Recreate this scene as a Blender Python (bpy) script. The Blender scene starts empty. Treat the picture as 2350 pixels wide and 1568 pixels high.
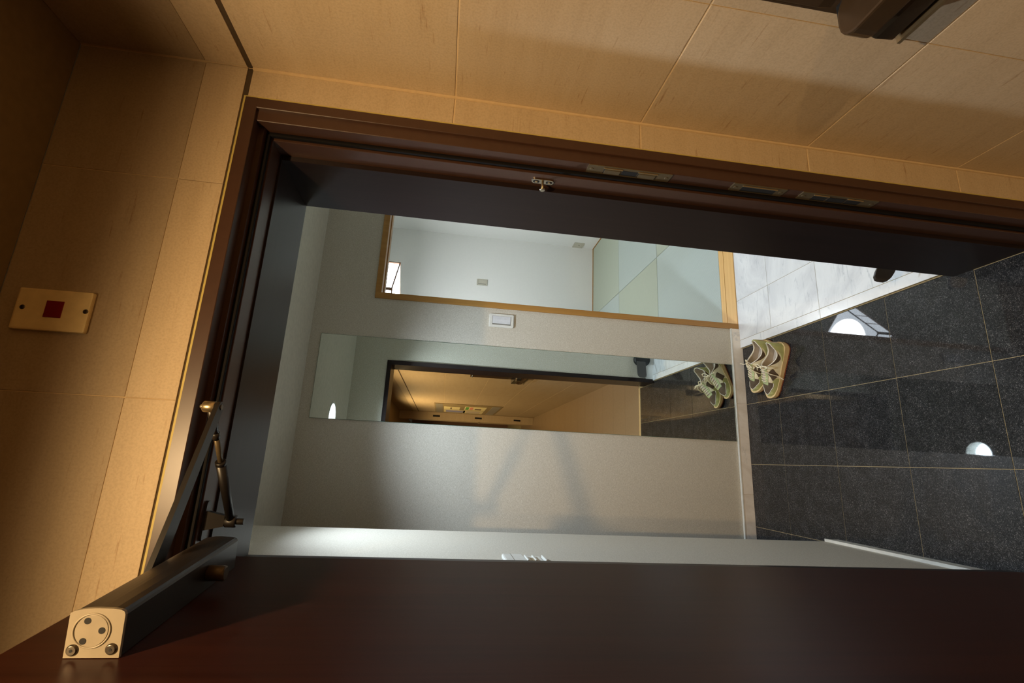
import bpy, bmesh, math, random
from mathutils import Vector, Matrix, Euler
random.seed(4)
PI = math.pi
scene = bpy.context.scene
COL = scene.collection

# ------------------------------------------------------------------ camera, world, exposure
cam_d = bpy.data.cameras.new('camera')
cam = bpy.data.objects.new('camera', cam_d); COL.objects.link(cam); scene.camera = cam
CX = Vector((-0.80382, -0.94045, 1.53334))
right = Vector((0.04552046, -0.14136103, -0.98891099))
down = Vector((-0.96871813, 0.23550228, -0.07825511))
fwd = Vector((0.24395302, 0.96153821, -0.12621882))
M = Matrix((right, -down, -fwd)).transposed().to_4x4()
M.translation = CX
cam.matrix_world = M
cam_d.sensor_fit = 'HORIZONTAL'; cam_d.sensor_width = 36.0
cam_d.lens = 1096.716 / 2350 * 36.0
cam_d.clip_start = 0.01; cam_d.clip_end = 100

world = bpy.data.worlds.new('world'); scene.world = world; world.use_nodes = True
world.node_tree.nodes['Background'].inputs[0].default_value = (1.0, 0.75, 0.5, 1)
world.node_tree.nodes['Background'].inputs[1].default_value = 0.02
scene.view_settings.view_transform = 'Standard'; scene.view_settings.look = 'None'
scene.view_settings.gamma = 1.0; scene.view_settings.use_curve_mapping = False
scene.view_settings.exposure = 0.0
scene.cycles.max_bounces = 10; scene.cycles.diffuse_bounces = 6; scene.cycles.glossy_bounces = 6
scene.cycles.use_denoising = True
scene.cycles.sample_clamp_indirect = 6.0
# lamp strengths, including the added unseen downlights
ENTRY_DISC = 60.0        # cool downlight over the entrance
CORR_DISC = 6.0         # warm downlights of the corridor
LAMP_PANEL = 10.0         # shade of the square lamp
LAMP_RING = 60.0
HALL_FILL = 22.0  # watts of the added hall lamp
ENTRY_SPOT = 72.0        # watts of the lamp inside the entrance can
CORR_SPOT = 66.0
COOL = (0.74, 0.86, 1.0)
WARM = (1.0, 0.67, 0.33)

# ------------------------------------------------------------------ materials
def srgb(r, g, b):
    f = lambda c: (c/255/12.92) if c <= 10 else (((c/255)+0.055)/1.055)**2.4
    return (f(r), f(g), f(b), 1.0)

class MatB:
    def __init__(s, name, base=(0.5, 0.5, 0.5, 1), rough=0.5, metal=0.0, spec=0.5):
        s.m = bpy.data.materials.new(name); s.m.use_nodes = True
        s.nt = s.m.node_tree; s.b = s.nt.nodes['Principled BSDF']
        s.b.inputs['Base Color'].default_value = base
        s.b.inputs['Roughness'].default_value = rough
        s.b.inputs['Metallic'].default_value = metal
        s.b.inputs['Specular IOR Level'].default_value = spec
    def n(s, t, **k):
        nd = s.nt.nodes.new(t)
        for a, v in k.items():
            if a in ('operation', 'blend_type', 'feature', 'distance', 'data_type', 'noise_dimensions'): setattr(nd, a, v)
            else: nd.inputs[a.replace('_', ' ')].default_value = v
        return nd
    def l(s, a, b): s.nt.links.new(a, b)
    def coords(s, scale=(1, 1, 1), rot=(0, 0, 0), rand=40.0):
        tc = s.n('ShaderNodeTexCoord'); oi = s.n('ShaderNodeObjectInfo')
        mu = s.n('ShaderNodeMath', operation='MULTIPLY'); mu.inputs[1].default_value = rand
        s.l(oi.outputs['Random'], mu.inputs[0])
        mp = s.n('ShaderNodeMapping'); mp.inputs['Scale'].default_value = scale; mp.inputs['Rotation'].default_value = rot
        s.l(tc.outputs['Object'], mp.inputs['Vector'])
        ad = s.n('ShaderNodeVectorMath', operation='ADD')
        s.l(mp.outputs[0], ad.inputs[0]); s.l(mu.outputs[0], ad.inputs[1])
        return ad.outputs[0]
    def noise(s, vec, scale=5, detail=3, rough=0.5, dist=0.0):
        nd = s.n('ShaderNodeTexNoise'); nd.inputs['Scale'].default_value = scale
        nd.inputs['Detail'].default_value = detail; nd.inputs['Roughness'].default_value = rough
        nd.inputs['Distortion'].default_value = dist
        s.l(vec, nd.inputs['Vector']); return nd.outputs['Fac']
    def ramp(s, fac, stops):
        r = s.n('ShaderNodeValToRGB'); e = r.color_ramp.elements
        while len(e) < len(stops): e.new(0.5)
        for i, (p, c) in enumerate(stops): e[i].position = p; e[i].color = c
        s.l(fac, r.inputs[0]); return r.outputs[0]
    def mix(s, a, b, fac, mode='MIX'):
        m = s.n('ShaderNodeMix', data_type='RGBA'); m.blend_type = mode
        for v, i in ((fac, 0), (a, 6), (b, 7)):
            if hasattr(v, 'links'): s.l(v, m.inputs[i])
            else: m.inputs[i].default_value = v
        return m.outputs[2]
    def col(s, o): s.l(o, s.b.inputs['Base Color'])
    def bump(s, h, strength=0.2, dist=0.001):
        b = s.n('ShaderNodeBump'); b.inputs['Strength'].default_value = strength; b.inputs['Distance'].default_value = dist
        s.l(h, b.inputs['Height']); s.l(b.outputs[0], s.b.inputs['Normal'])

def plain(name, c, rough=0.5, metal=0.0, spec=0.5, grain=0.06):
    k = MatB(name, c, rough, metal, spec)
    v = k.coords((1, 1, 1)); f = k.noise(v, 60, 3)
    lo = tuple(x*(1-grain) for x in c[:3])+(1,); hi = tuple(min(1, x*(1+grain)) for x in c[:3])+(1,)
    k.col(k.ramp(f, [(0.3, lo), (0.7, hi)])); return k.m

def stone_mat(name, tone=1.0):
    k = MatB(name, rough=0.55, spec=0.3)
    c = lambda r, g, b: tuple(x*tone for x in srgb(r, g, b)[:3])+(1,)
    v = k.coords((1.0, 1.0, 9.0), (0.10, 0.12, 0))
    f = k.noise(v, 3.2, 6, 0.62, 0.3)
    base = k.ramp(f, [(0.28, c(184, 163, 132)), (0.5, c(189, 168, 137)), (0.75, c(193, 173, 143))])
    v2 = k.coords((2.2, 2.2, 34.0), (0.10, 0.12, 0), 11.0)
    g = k.noise(v2, 5.0, 5, 0.7, 0.2)
    dash = k.ramp(g, [(0.60, (0, 0, 0, 1)), (0.70, (0.75, 0.75, 0.75, 1))])
    v4 = k.coords((1, 1, 2.5), (0, 0, 0), 21.0)
    gate = k.ramp(k.noise(v4, 9.0, 2), [(0.44, (0, 0, 0, 1)), (0.58, (1, 1, 1, 1))])
    dg = k.mix((0, 0, 0, 1), dash, gate)
    base = k.mix(base, c(150, 118, 84), dg)
    v3 = k.coords((1, 1, 1), (0, 0, 0), 7.0)
    h = k.noise(v3, 260, 3, 0.6)
    base = k.mix(base, k.ramp(h, [(0.3, (0.86, 0.86, 0.86, 1)), (0.6, (1, 1, 1, 1))]), 1.0, 'MULTIPLY')
    k.col(base); k.bump(h, 0.12, 0.0006); return k.m

def granite_mat():
    k = MatB('black_granite', rough=0.5, spec=0.1)
    k.b.inputs['Coat Weight'].default_value = 0.85; k.b.inputs['Coat Roughness'].default_value = 0.02; k.b.inputs['Coat IOR'].default_value = 1.5
    v = k.coords((1, 1, 1))
    vo = k.n('ShaderNodeTexVoronoi'); vo.inputs['Scale'].default_value = 850; k.l(v, vo.inputs['Vector'])
    sep = k.n('ShaderNodeSeparateColor'); k.l(vo.outputs['Color'], sep.inputs[0])
    a = k.ramp(sep.outputs[0], [(0.0, (0.004, 0.004, 0.005, 1)), (0.50, (0.010, 0.0105, 0.012, 1)), (0.78, (0.024, 0.025, 0.027, 1)), (0.95, (0.07, 0.072, 0.076, 1)), (1.0, (0.20, 0.195, 0.19, 1))])
    f = k.noise(v, 160, 4, 0.7)
    a2 = k.mix(a, k.ramp(f, [(0.35, (0.5, 0.5, 0.5, 1)), (0.7, (1.7, 1.7, 1.7, 1))]), 1.0, 'MULTIPLY')
    f2 = k.noise(v, 22, 3, 0.6)
    sp = k.ramp(f2, [(0.42, (0.75, 0.75, 0.75, 1)), (0.66, (1.25, 1.25, 1.25, 1))])
    k.col(k.mix(a2, sp, 1.0, 'MULTIPLY')); return k.m

def marble_mat(name='white_marble', warm=False):
    k = MatB(name, rough=0.16, spec=0.5)
    v = k.coords((1, 1, 1), (0, 0, 0.6))
    f = k.noise(v, 3.0, 7, 0.65, 1.6)
    v2 = k.coords((1.0, 5.0, 1.0), (0, 0, 0.5), 17.0)
    g = k.noise(v2, 6.0, 8, 0.72, 1.2)
    W1 = srgb(232, 226, 216) if warm else srgb(226, 228, 228)
    W2 = srgb(210, 200, 186) if warm else srgb(206, 208, 210)
    c = k.ramp(f, [(0.35, W2), (0.6, W1)])
    vein = k.ramp(g, [(0.56, (0, 0, 0, 1)), (0.70, (1, 1, 1, 1))])
    k.col(k.mix(c, srgb(140, 148, 156), k.mix((0, 0, 0, 1), vein, 0.6)))
    return k.m

def fabric_wall():
    k = MatB('silver_vinyl_wallpaper', rough=0.5, spec=0.4)
    v = k.coords((1, 1, 1), (0, 0, 0), 3.0)
    f = k.noise(v, 420, 3, 0.7)
    h1 = k.noise(k.coords((140, 140, 1500), (0, 0, 0), 3.0), 1.0, 3)
    h2 = k.noise(k.coords((1500, 1500, 140), (0, 0, 0), 5.0), 1.0, 3)
    ad = k.n('ShaderNodeMath', operation='ADD'); k.l(h1, ad.inputs[0]); k.l(h2, ad.inputs[1])
    a2 = k.n('ShaderNodeMath', operation='ADD'); k.l(ad.outputs[0], a2.inputs[0]); k.l(f, a2.inputs[1])
    dv = k.n('ShaderNodeMath', operation='MULTIPLY'); dv.inputs[1].default_value = 0.3333; k.l(a2.outputs[0], dv.inputs[0])
    k.col(k.ramp(dv.outputs[0], [(0.39, srgb(166, 160, 144)), (0.5, srgb(187, 181, 166)), (0.61, srgb(210, 206, 194))]))
    k.bump(dv.outputs[0], 0.35, 0.0012); return k.m

def wood(name, c1, c2, rough=0.4, axis=2, scale=1.0, spec=0.5):
    k = MatB(name, rough=rough, spec=spec)
    s = [70.0, 70.0, 70.0]; s[axis] = 1.6
    v = k.coords(tuple(x*scale for x in s))
    f = k.noise(v, 1.0, 5, 0.6, 0.6)
    k.col(k.ramp(f, [(0.3, c1), (0.7, c2)])); k.bump(f, 0.06, 0.0006); return k.m

def tatami_mat(name, c1, c2, axis):
    k = MatB(name, rough=0.5, spec=0.35)
    s = [1400.0, 1400.0, 1.0]; s[axis] = 18.0
    f = k.noise(k.coords(tuple(s)), 1.0, 3)
    w = k.n('ShaderNodeTexWave'); w.inputs['Scale'].default_value = 34; w.bands_direction = 'Y' if axis == 0 else 'X'
    tc = k.n('ShaderNodeTexCoord'); k.l(tc.outputs['Object'], w.inputs['Vector'])
    base = k.ramp(f, [(0.3, c1), (0.7, c2)])
    k.col(k.mix(base, k.ramp(w.outputs['Fac'], [(0.0, (0.93, 0.93, 0.93, 1)), (1.0, (1, 1, 1, 1))]), 1.0, 'MULTIPLY'))
    return k.m

def glow(name, c, s):
    k = MatB(name); k.nt.nodes.remove(k.b)
    e = k.n('ShaderNodeEmission'); e.inputs[0].default_value = tuple(c)+(1,); e.inputs[1].default_value = s
    k.l(e.outputs[0], k.nt.nodes['Material Output'].inputs[0]); return k.m

STONE = stone_mat('beige_limestone'); STONE_SHADE = stone_mat('beige_limestone_shaded', 0.79)  # darker copy paints the lamp cutoff into the upper tile rows
GROUT_S = plain('sand_grout', srgb(205, 180, 140), 0.8); GROUT_F = plain('ochre_floor_grout', srgb(156, 142, 106), 0.8)
SEAL = plain('yellow_sealant', srgb(186, 168, 92), 0.6)
GROOVE = plain('dark_joint', srgb(70, 55, 35), 0.9)
GRAN = granite_mat(); MARB = marble_mat(); MARB_W = marble_mat('warm_skirting_marble', True)
PAPER = fabric_wall()
CEILM = plain('cream_ceiling_paper', srgb(196, 192, 176), 0.7)
WHITEW = plain('white_wallpaper', srgb(214, 214, 210), 0.7, grain=0.012)
CORCEIL = plain('brown_corridor_ceiling', srgb(124, 102, 66), 0.7)
CORFLOOR = plain('brown_corridor_stone', srgb(146, 124, 98), 0.35)
STEEL = plain('brown_painted_steel', srgb(66, 44, 33), 0.38, 0.0, 0.5)
DARKWOOD = wood('dark_brown_reveal_film', srgb(28, 20, 20), srgb(36, 26, 25), 0.36, 2, 1.0, 0.22)
LEAFW = wood('red_brown_door_film', srgb(40, 17, 11), srgb(51, 24, 15), 0.32, 2, 1.0, 0.12)
DARKPL = plain('dark_bronze_paint', srgb(34, 29, 25), 0.36)
RUBBER = plain('black_rubber', srgb(16, 14, 14), 0.7, 0.0, 0.15)
HONEY = wood('honey_wood', srgb(150, 106, 46), srgb(166, 122, 58), 0.4)
HONEYX = wood('honey_wood_level', srgb(206, 160, 92), srgb(218, 176, 108), 0.4, 0)
HONEYD = wood('brown_lamp_wood', srgb(120, 84, 56), srgb(140, 100, 70), 0.5)
WHITEP = plain('white_plastic', srgb(206, 206, 198), 0.35)
IVORYP = plain('ivory_plastic', srgb(176, 172, 156), 0.4)
CREAMP = plain('cream_plastic', srgb(226, 204, 150), 0.4)
REDP = plain('red_lens', srgb(120, 0, 6), 0.3)
BRONZE = plain('bronze_metal', srgb(98, 86, 64), 0.42, 0.45)
BRASS = plain('brass_metal', srgb(176, 158, 124), 0.32, 0.9)
CHROME = plain('steel_metal', srgb(196, 190, 176), 0.22, 1.0)
GUNM = plain('gunmetal_screw', srgb(110, 102, 92), 0.3, 1.0)
CAST = plain('satin_grey_cap', srgb(132, 122, 104), 0.5, 0.0)
BAFFLE = plain('dark_baffle', srgb(60, 50, 38), 0.6)
BLACKM = plain('black_satin_metal', srgb(24, 21, 20), 0.4)
HOLE = plain('black_recess', srgb(6, 5, 5), 0.8)
BLACKP = plain('black_plastic', srgb(16, 16, 18), 0.35)
GREYP = plain('dark_grey_plastic', srgb(62, 58, 56), 0.3)
MAILB = plain('dark_bronze_sheet', srgb(70, 54, 36), 0.28, 0.4)
GLASSD = plain('smoked_panel', srgb(30, 32, 34), 0.08)
k = MatB('silvered_glass', (0.80, 0.86, 0.82, 1), 0.0, 1.0)
MIRR = k.m
k = MatB('green_glass_edge', srgb(70, 110, 96), 0.1); GEDGE = k.m
TAT1 = tatami_mat('pale_green_tatami', srgb(156, 164, 146), srgb(166, 172, 156), 0)
TAT2 = tatami_mat('blue_green_tatami', srgb(160, 170, 164), srgb(168, 178, 172), 1)

# ------------------------------------------------------------------ mesh helpers
def box(bm, x0, x1, y0, y1, z0, z1, mi=0, bev=0.0):
    vs = [bm.verts.new(p) for p in ((x0,y0,z0),(x1,y0,z0),(x1,y1,z0),(x0,y1,z0),(x0,y0,z1),(x1,y0,z1),(x1,y1,z1),(x0,y1,z1))]
    fs = [bm.faces.new([vs[i] for i in q]) for q in ((3,2,1,0),(4,5,6,7),(0,1,5,4),(1,2,6,5),(2,3,7,6),(3,0,4,7))]
    for f in fs: f.material_index = mi
    if bev > 0:
        es = list({e for f in fs for e in f.edges})
        bmesh.ops.bevel(bm, geom=es, offset=bev, segments=2, profile=0.6, affect='EDGES')
def frame_of(d):
    d = Vector(d).normalized(); a = Vector((0, 0, 1)) if abs(d.z) < 0.9 else Vector((1, 0, 0))
    u = d.cross(a).normalized(); return u, d.cross(u)
def cyl(bm, p0, p1, r, seg=20, r2=None, mi=0, caps=True, bev=0.0):
    p0, p1 = Vector(p0), Vector(p1); u, v = frame_of(p1-p0); r2 = r if r2 is None else r2
    prof = [(p0, r), (p1, r2)]
    if bev > 0:
        d = (p1-p0).normalized()
        prof = [(p0, r-bev), (p0+d*bev, r), (p1-d*bev, r2), (p1, r2-bev)]
    rings = [[bm.verts.new(c+(u*math.cos(2*PI*i/seg)+v*math.sin(2*PI*i/seg))*q) for i in range(seg)] for c, q in prof]
    for a, b in zip(rings, rings[1:]):
        for i in range(seg):
            f = bm.faces.new((a[i], a[(i+1) % seg], b[(i+1) % seg], b[i])); f.material_index = mi; f.smooth = True
    if caps:
        for q in (rings[0][::-1], rings[-1]): f = bm.faces.new(q); f.material_index = mi
def tube(bm, pts, r, seg=8, mi=0, flat=1.0, closed=False):
    pts = [Vector(p) for p in pts]; n = len(pts); rings = []; up = None
    for i, p in enumerate(pts):
        if closed: d = pts[(i+1) % n]-pts[i-1]
        else: d = pts[min(i+1, n-1)]-pts[max(i-1, 0)]
        d.normalize()
        if up is None: up, _ = frame_of(d)
        up = (up-d*up.dot(d)).normalized(); w = d.cross(up)
        rr = r[i] if isinstance(r, (list, tuple)) else r
        rings.append([bm.verts.new(p+(up*math.cos(2*PI*k/seg)*flat+w*math.sin(2*PI*k/seg))*rr) for k in range(seg)])
    for j in range(n if closed else n-1):
        a, b = rings[j], rings[(j+1) % n]
        for k in range(seg):
            f = bm.faces.new((a[k], a[(k+1) % seg], b[(k+1) % seg], b[k])); f.smooth = True; f.material_index = mi
    if not closed:
        for q in (rings[0][::-1], rings[-1]): bm.faces.new(q).material_index = mi
def prism(bm, pts, axis, a, b, mi=0, bev=0.0):
    """extrude a 2-D outline; axis 0: pts are (y,z); 1: (x,z); 2: (x,y)"""
    def P(q, t):
        return (t, q[0], q[1]) if axis == 0 else ((q[0], t, q[1]) if axis == 1 else (q[0], q[1], t))
    A = [bm.verts.new(P(q, a)) for q in pts]; B = [bm.verts.new(P(q, b)) for q in pts]
    fs = [bm.faces.new(A), bm.faces.new(B[::-1])]; n = len(pts)
    for i in range(n): fs.append(bm.faces.new((A[i], B[i], B[(i+1) % n], A[(i+1) % n])))
    for f in fs: f.material_index = mi
    bmesh.ops.recalc_face_normals(bm, faces=fs)
    if bev > 0:
        es = list({e for f in fs[:2] for e in f.edges})
        bmesh.ops.bevel(bm, geom=es, offset=bev, segments=2, profile=0.6, affect='EDGES')
def rrect(x0, x1, y0, y1, r, n=5):
    o = []
    for cx, cy, a in ((x1-r, y1-r, 0), (x0+r, y1-r, 90), (x0+r, y0+r, 180), (x1-r, y0+r, 270)):
        for i in range(n+1):
            t = math.radians(a+90*i/n); o.append((cx+r*math.cos(t), cy+r*math.sin(t)))
    return o
def plate_hole(bm, x0, x1, y0, y1, z0, z1, holes, seg=40):
    """slab with round holes (cx, cy, r), flat in z"""
    for z, flip in ((z0, True), (z1, False)):
        es = []
        loops = [[(x0, y0), (x1, y0), (x1, y1), (x0, y1)]]+[[(cx+r*math.cos(2*PI*i/seg), cy+r*math.sin(2*PI*i/seg)) for i in range(seg)] for cx, cy, r in holes]
        for lp in loops:
            vs = [bm.verts.new((p[0], p[1], z)) for p in lp]
            es += [bm.edges.new((vs[i], vs[(i+1) % len(vs)])) for i in range(len(vs))]
        r = bmesh.ops.triangle_fill(bm, use_beauty=True, use_dissolve=False, edges=es)
        for g in r['geom']:
            if isinstance(g, bmesh.types.BMFace):
                g.normal_update()
                if (g.normal.z > 0) == flip: g.normal_flip()

def obj(name, bm, mats, parent=None, org=None, kind=None, smooth=False, local=False, recalc=True):
    """link a bmesh as one object. World-space vertices; parents are un-rotated empties unless local."""
    me = bpy.data.meshes.new(name)
    org = Vector(org) if org is not None else Vector((0, 0, 0))
    if recalc: bmesh.ops.recalc_face_normals(bm, faces=bm.faces)
    pw = Vector((0, 0, 0))
    if parent is not None and not local:
        q = parent
        while q is not None: pw += q.location; q = q.parent
    if org.length_squared == 0 and parent is not None: o_w = pw
    else: o_w = org
    if not local:
        bmesh.ops.translate(bm, verts=bm.verts, vec=-o_w)
    bm.to_mesh(me); bm.free()
    if smooth:
        for p in me.polygons: p.use_smooth = True
    for m in (mats if isinstance(mats, (list, tuple)) else [mats]): me.materials.append(m)
    o = bpy.data.objects.new(name, me); COL.objects.link(o)
    if parent is not None: o.parent = parent
    if not local: o.location = o_w-pw
    if kind: o['kind'] = kind
    return o
def B(): return bmesh.new()
def thing(name, label, cat, loc=(0, 0, 0), rot=(0, 0, 0), group=None):
    o = bpy.data.objects.new(name, None); COL.objects.link(o); o.empty_display_size = 0.05
    o.location = loc; o.rotation_euler = rot; o['label'] = label; o['category'] = cat
    if group: o['group'] = group
    return o
def tag(o, label, cat, group=None):
    o['label'] = label; o['category'] = cat
    if group: o['group'] = group
    return o
def center(bm):
    n = len(bm.verts); s = Vector((0, 0, 0))
    for v in bm.verts: s += v.co
    return s/n
def bx(name, dims, mat, parent=None, kind=None, bev=0.0, local=False):
    bm = B(); box(bm, *dims, bev=bev)
    org = None if local else ((dims[0]+dims[1])/2, (dims[2]+dims[3])/2, (dims[4]+dims[5])/2)
    return obj(name, bm, mat, parent, org, kind, local=local)

# ------------------------------------------------------------------ key planes (metres)
XR = -0.0402            # outside right wall
YF = -0.047             # outside stone face over the door
ZG = 1.9866             # wide joint at frame-head height
ZC = 2.306              # corridor ceiling
YI = 0.2413             # inner face of the front wall
D = 1.3442              # rear wall of the entrance
XL, YE = -1.0447, 0.830 # short left wall and its free end
ZI = 2.19               # entrance ceiling
XI, XJ = -0.182, -1.0256  # reveals
ZH = 1.9336
XS = -0.1645            # marble step edge
YCE = -4.75             # far end of the corridor's right wall

# ------------------------------------------------------------------ structure: entrance
fl = bx('floor', (-2.6, 2.2, -0.05, 1.46, -0.12, -0.0013), GROUT_F, kind='structure')
J = 0.0009
gx = [-2.562+0.3*i for i in range(8)]+[XS]
gx = [-2.562, -2.262, -1.962, -1.662, -1.3554, -1.0554, -0.7618, -0.4624, XS]
gy = [-0.018, 0.1916, 0.4916, 0.7916, 1.0916, D]
for i in range(len(gx)-1):
    for j in range(len(gy)-1):
        x0, x1, y0, y1 = gx[i], gx[i+1], gy[j], gy[j+1]
        if y1 < 0.24 and x1 < -1.06: continue
        if j == 0: x0, x1 = max(x0, XJ+0.0005), min(x1, XI-0.0005)
        bx('granite_tile', (x0+J, x1-J, y0+J, y1-J, -0.014, random.uniform(-0.0003, 0.0)), GRAN, fl, bev=0.0005)
bx('granite_tile', (-1.66+J, XL-0.001, 0.2413, 0.4916-J, -0.014, 0), GRAN, fl, bev=0.0008)
# marble: border strip, then squares
mx = [XS, -0.1225, 0.0975, 0.3975, 0.6975, 0.9975, 1.2975, 1.5975]
my = [YI+0.0005, 0.475, 0.777, 1.0835, D]
for i in range(len(mx)-1):
    for j in range(len(my)-1):
        if i == 0:
            if j in (0, 2): y0, y1 = my[j], my[j+2]
            else: continue
        else: y0, y1 = my[j], my[j+1]
        bx('marble_tile', (mx[i]+(0.0004 if i == 0 else J), mx[i+1]-J, y0+J, y1-J, -0.014, 0.012), MARB, fl, bev=0.0008)
bx('edging_strip', (XS-0.003, XS, YI, D, -0.013, 0.0030), GROUT_F, fl)
bx('marble_bed', (XS, 1.6, YI, D, -0.013, 0.0108), GROUT_F, fl)

wb = B()                                             # rear wall with the opening to the mat room
box(wb, -2.6, -0.058, D, D+0.11, -0.05, ZI+0.05)
box(wb, -0.058, 0.76, D, D+0.11, 1.915, 2.45)
box(wb, 0.76, 2.2, D, D+0.11, -0.05, 2.45)
wall_back = obj('wall_back', wb, PAPER, kind='structure')
w = B(); box(w, XL-0.12, XL, YI, YE, 0.0, ZI)
wall_left = obj('wall_left', w, PAPER, kind='structure')
w = B()                                              # thick front wall around the door, papered inside
box(w, XI+0.030, 1.62, 0.05, YI, -0.05, ZI+0.02); box(w, -0.108, 1.62, YF+0.02, 0.05, -0.05, ZI+0.02); box(w, -2.6, XI+XJ+0.108, YF+0.02, 0.05, -0.05, ZI+0.02); box(w, -2.6, XJ-0.030, 0.05, YI, -0.05, ZI+0.02)
box(w, XJ-0.031, XI+0.031, 0.05, YI, 1.9625, ZI+0.02)
box(w, XI+XJ+0.108, -0.108, YF+0.02, 0.05, 1.9837, ZI+0.02)
wall_inner = obj('wall_front_inner', w, PAPER, kind='structure')
bx('wall_hall_right', (1.60, 1.70, YI, D, -0.05, ZI), PAPER, kind='structure')
bx('wall_hall_left', (-2.7, -2.56, YI, D, -0.05, ZI), PAPER, kind='structure')
# ceiling with the downlight hole
DL = (-0.603, 0.672, 0.088)
c = B(); plate_hole(c, -2.6, 1.7, YI-0.02, D+0.02, ZI, ZI+0.03, [DL, (0.95, 0.80, 0.088)])
ceil = obj('ceiling', c, CEILM, kind='structure')
bx('ceiling_void', (-2.65, 1.75, 0.1, 1.5, ZI+0.24, ZI+0.28), CEILM, kind='structure')

def downlight(x, y, z, r, label, col, strength, watts, cone=128, h=0.075, rim=0.012, blend=0.7, inner=None, up=0.046, soft=0.030):
    t = thing('downlight', label, 'ceiling light', (x, y, z))
    bm = B(); seg = 40                               # trim ring and reflector can
    prof = [(r+rim, -0.003), (r+rim, 0.0), (r+0.001, 0.002), (r+0.001, h+0.004), (r-0.003, h+0.004), (r-0.003, 0.0), (r, -0.003)]
    rings = [[bm.verts.new((x+q*math.cos(2*PI*i/seg), y+q*math.sin(2*PI*i/seg), z+d)) for i in range(seg)] for q, d in prof]
    n = len(rings)
    for a in range(n):
        for i in range(seg):
            f = bm.faces.new((rings[a][i], rings[a][(i+1) % seg], rings[(a+1) % n][(i+1) % seg], rings[(a+1) % n][i])); f.smooth = True
    obj('trim_ring', bm, inner or WHITEP, t)
    bm = B(); cyl(bm, (x, y, z+h), (x, y, z+h+0.003), r-0.004, 40)
    obj('light_disc', bm, glow('lamp_glow', col, strength), t)
    ld = bpy.data.lights.new('lamp', 'SPOT'); ld.energy = watts; ld.color = col; ld.shadow_soft_size = soft
    ld.spot_size = math.radians(cone); ld.spot_blend = blend
    lo_ = bpy.data.objects.new('lamp', ld); COL.objects.link(lo_); lo_.parent = t; lo_.location = (0, 0, up)
    return t
downlight(DL[0], DL[1], ZI, 0.086, 'round cool white downlight in the entrance ceiling, half seen in the mirror', COOL, ENTRY_DISC, ENTRY_SPOT)
downlight(0.95, 0.80, ZI, 0.086, 'added cool white downlight, out of view in the hall ceiling to the right of the entrance', COOL, ENTRY_DISC, HALL_FILL)  # added unseen lamp that brightens and cools the marble

# baseboards
bb = bx('baseboard_back', (XL-1.5, -0.06, D-0.009, D, 0.0, 0.055), MARB_W, kind='structure')
xx = [-2.5, -1.8, -1.35, -0.907, -0.46, -0.0605]
for a, b in zip(xx, xx[1:]):
    bx('skirting_stone', (a+0.0007, b-0.0007, D-0.012, D-0.002, 0.0005, 0.055), MARB_W, bb, bev=0.0006)
bx('skirting_bead', (XL-1.5, -0.06, D-0.013, D-0.001, 0.055, 0.0605), WHITEP, bb)
bl = bx('baseboard_left', (XL, XL+0.008, YI+0.01, YE, 0.0, 0.052), WHITEP, kind='structure')
bx('skirting_bead', (XL, XL+0.010, YI+0.01, YE+0.001, 0.052, 0.058), WHITEP, bl)
bf = bx('baseboard_front', (-0.155, 1.6, YI, YI+0.010, 0.012, 0.062), MARB, kind='structure')
bx('skirting_bead', (-0.155, 1.6, YI, YI+0.012, 0.062, 0.067), WHITEP, bf)

# ------------------------------------------------------------------ structure: mat room behind
bx('floor_mat_room', (-0.90, 1.62, D+0.11, 3.96, -0.10, -0.012), HONEYX, kind='structure')
w = B(); box(w, -1.0, 1.70, 3.912, 4.02, -0.05, 2.5); obj('wall_mat_room_back', w, WHITEW, kind='structure')
w = B(); box(w, 1.586, 1.70, D+0.11, 3.912, -0.05, 2.5); obj('wall_mat_room_right', w, WHITEW, kind='structure')
w = B(); box(w, -1.0, -0.868, D+0.11, 3.912, -0.05, 2.5); obj('wall_mat_room_left', w, WHITEW, kind='structure')
bx('ceiling_mat_room', (-1.0, 1.7, D, 4.0, 2.45, 2.5), CEILM, kind='structure')
bx('baseboard_mat_room_back', (-0.868, 1.586, 3.905, 3.912, 0.0, 0.022), HONEY, kind='structure')
bx('baseboard_mat_room_right', (1.579, 1.586, 1.5, 3.905, 0.0, 0.022), HONEY, kind='structure')
tx = [-0.045, 0.775, 1.578]; ty = [1.476, 2.295, 3.110, 3.904]
pos = [['square pale bluish straw mat nearest the wooden sill', 'square greenish straw mat beside the sill, mostly hidden by the door jamb'],
       ['square greenish straw mat in the middle row, cut by the wooden post', 'square bluish straw mat in the middle row beside the right wall'],
       ['square bluish straw mat against the far white wall behind the post', 'square straw mat in the far right corner of the mat room']]
for j in range(3):
    for i in range(2):
        o = bx('tatami_mat', (tx[i]+0.0015, tx[i+1]-0.0015, ty[j]+0.0015, ty[j+1]-0.0015, -0.012, 0.016), TAT2 if (i+j) % 2 == 0 else TAT1, bev=0.003)
        tag(o, pos[j][i], 'mat', 'square straw mats of the small room')
bx('tatami_border', (-0.868, -0.047, 1.476, 3.904, -0.012, 0.014), TAT2, bpy.data.objects['floor_mat_room'])

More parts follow.
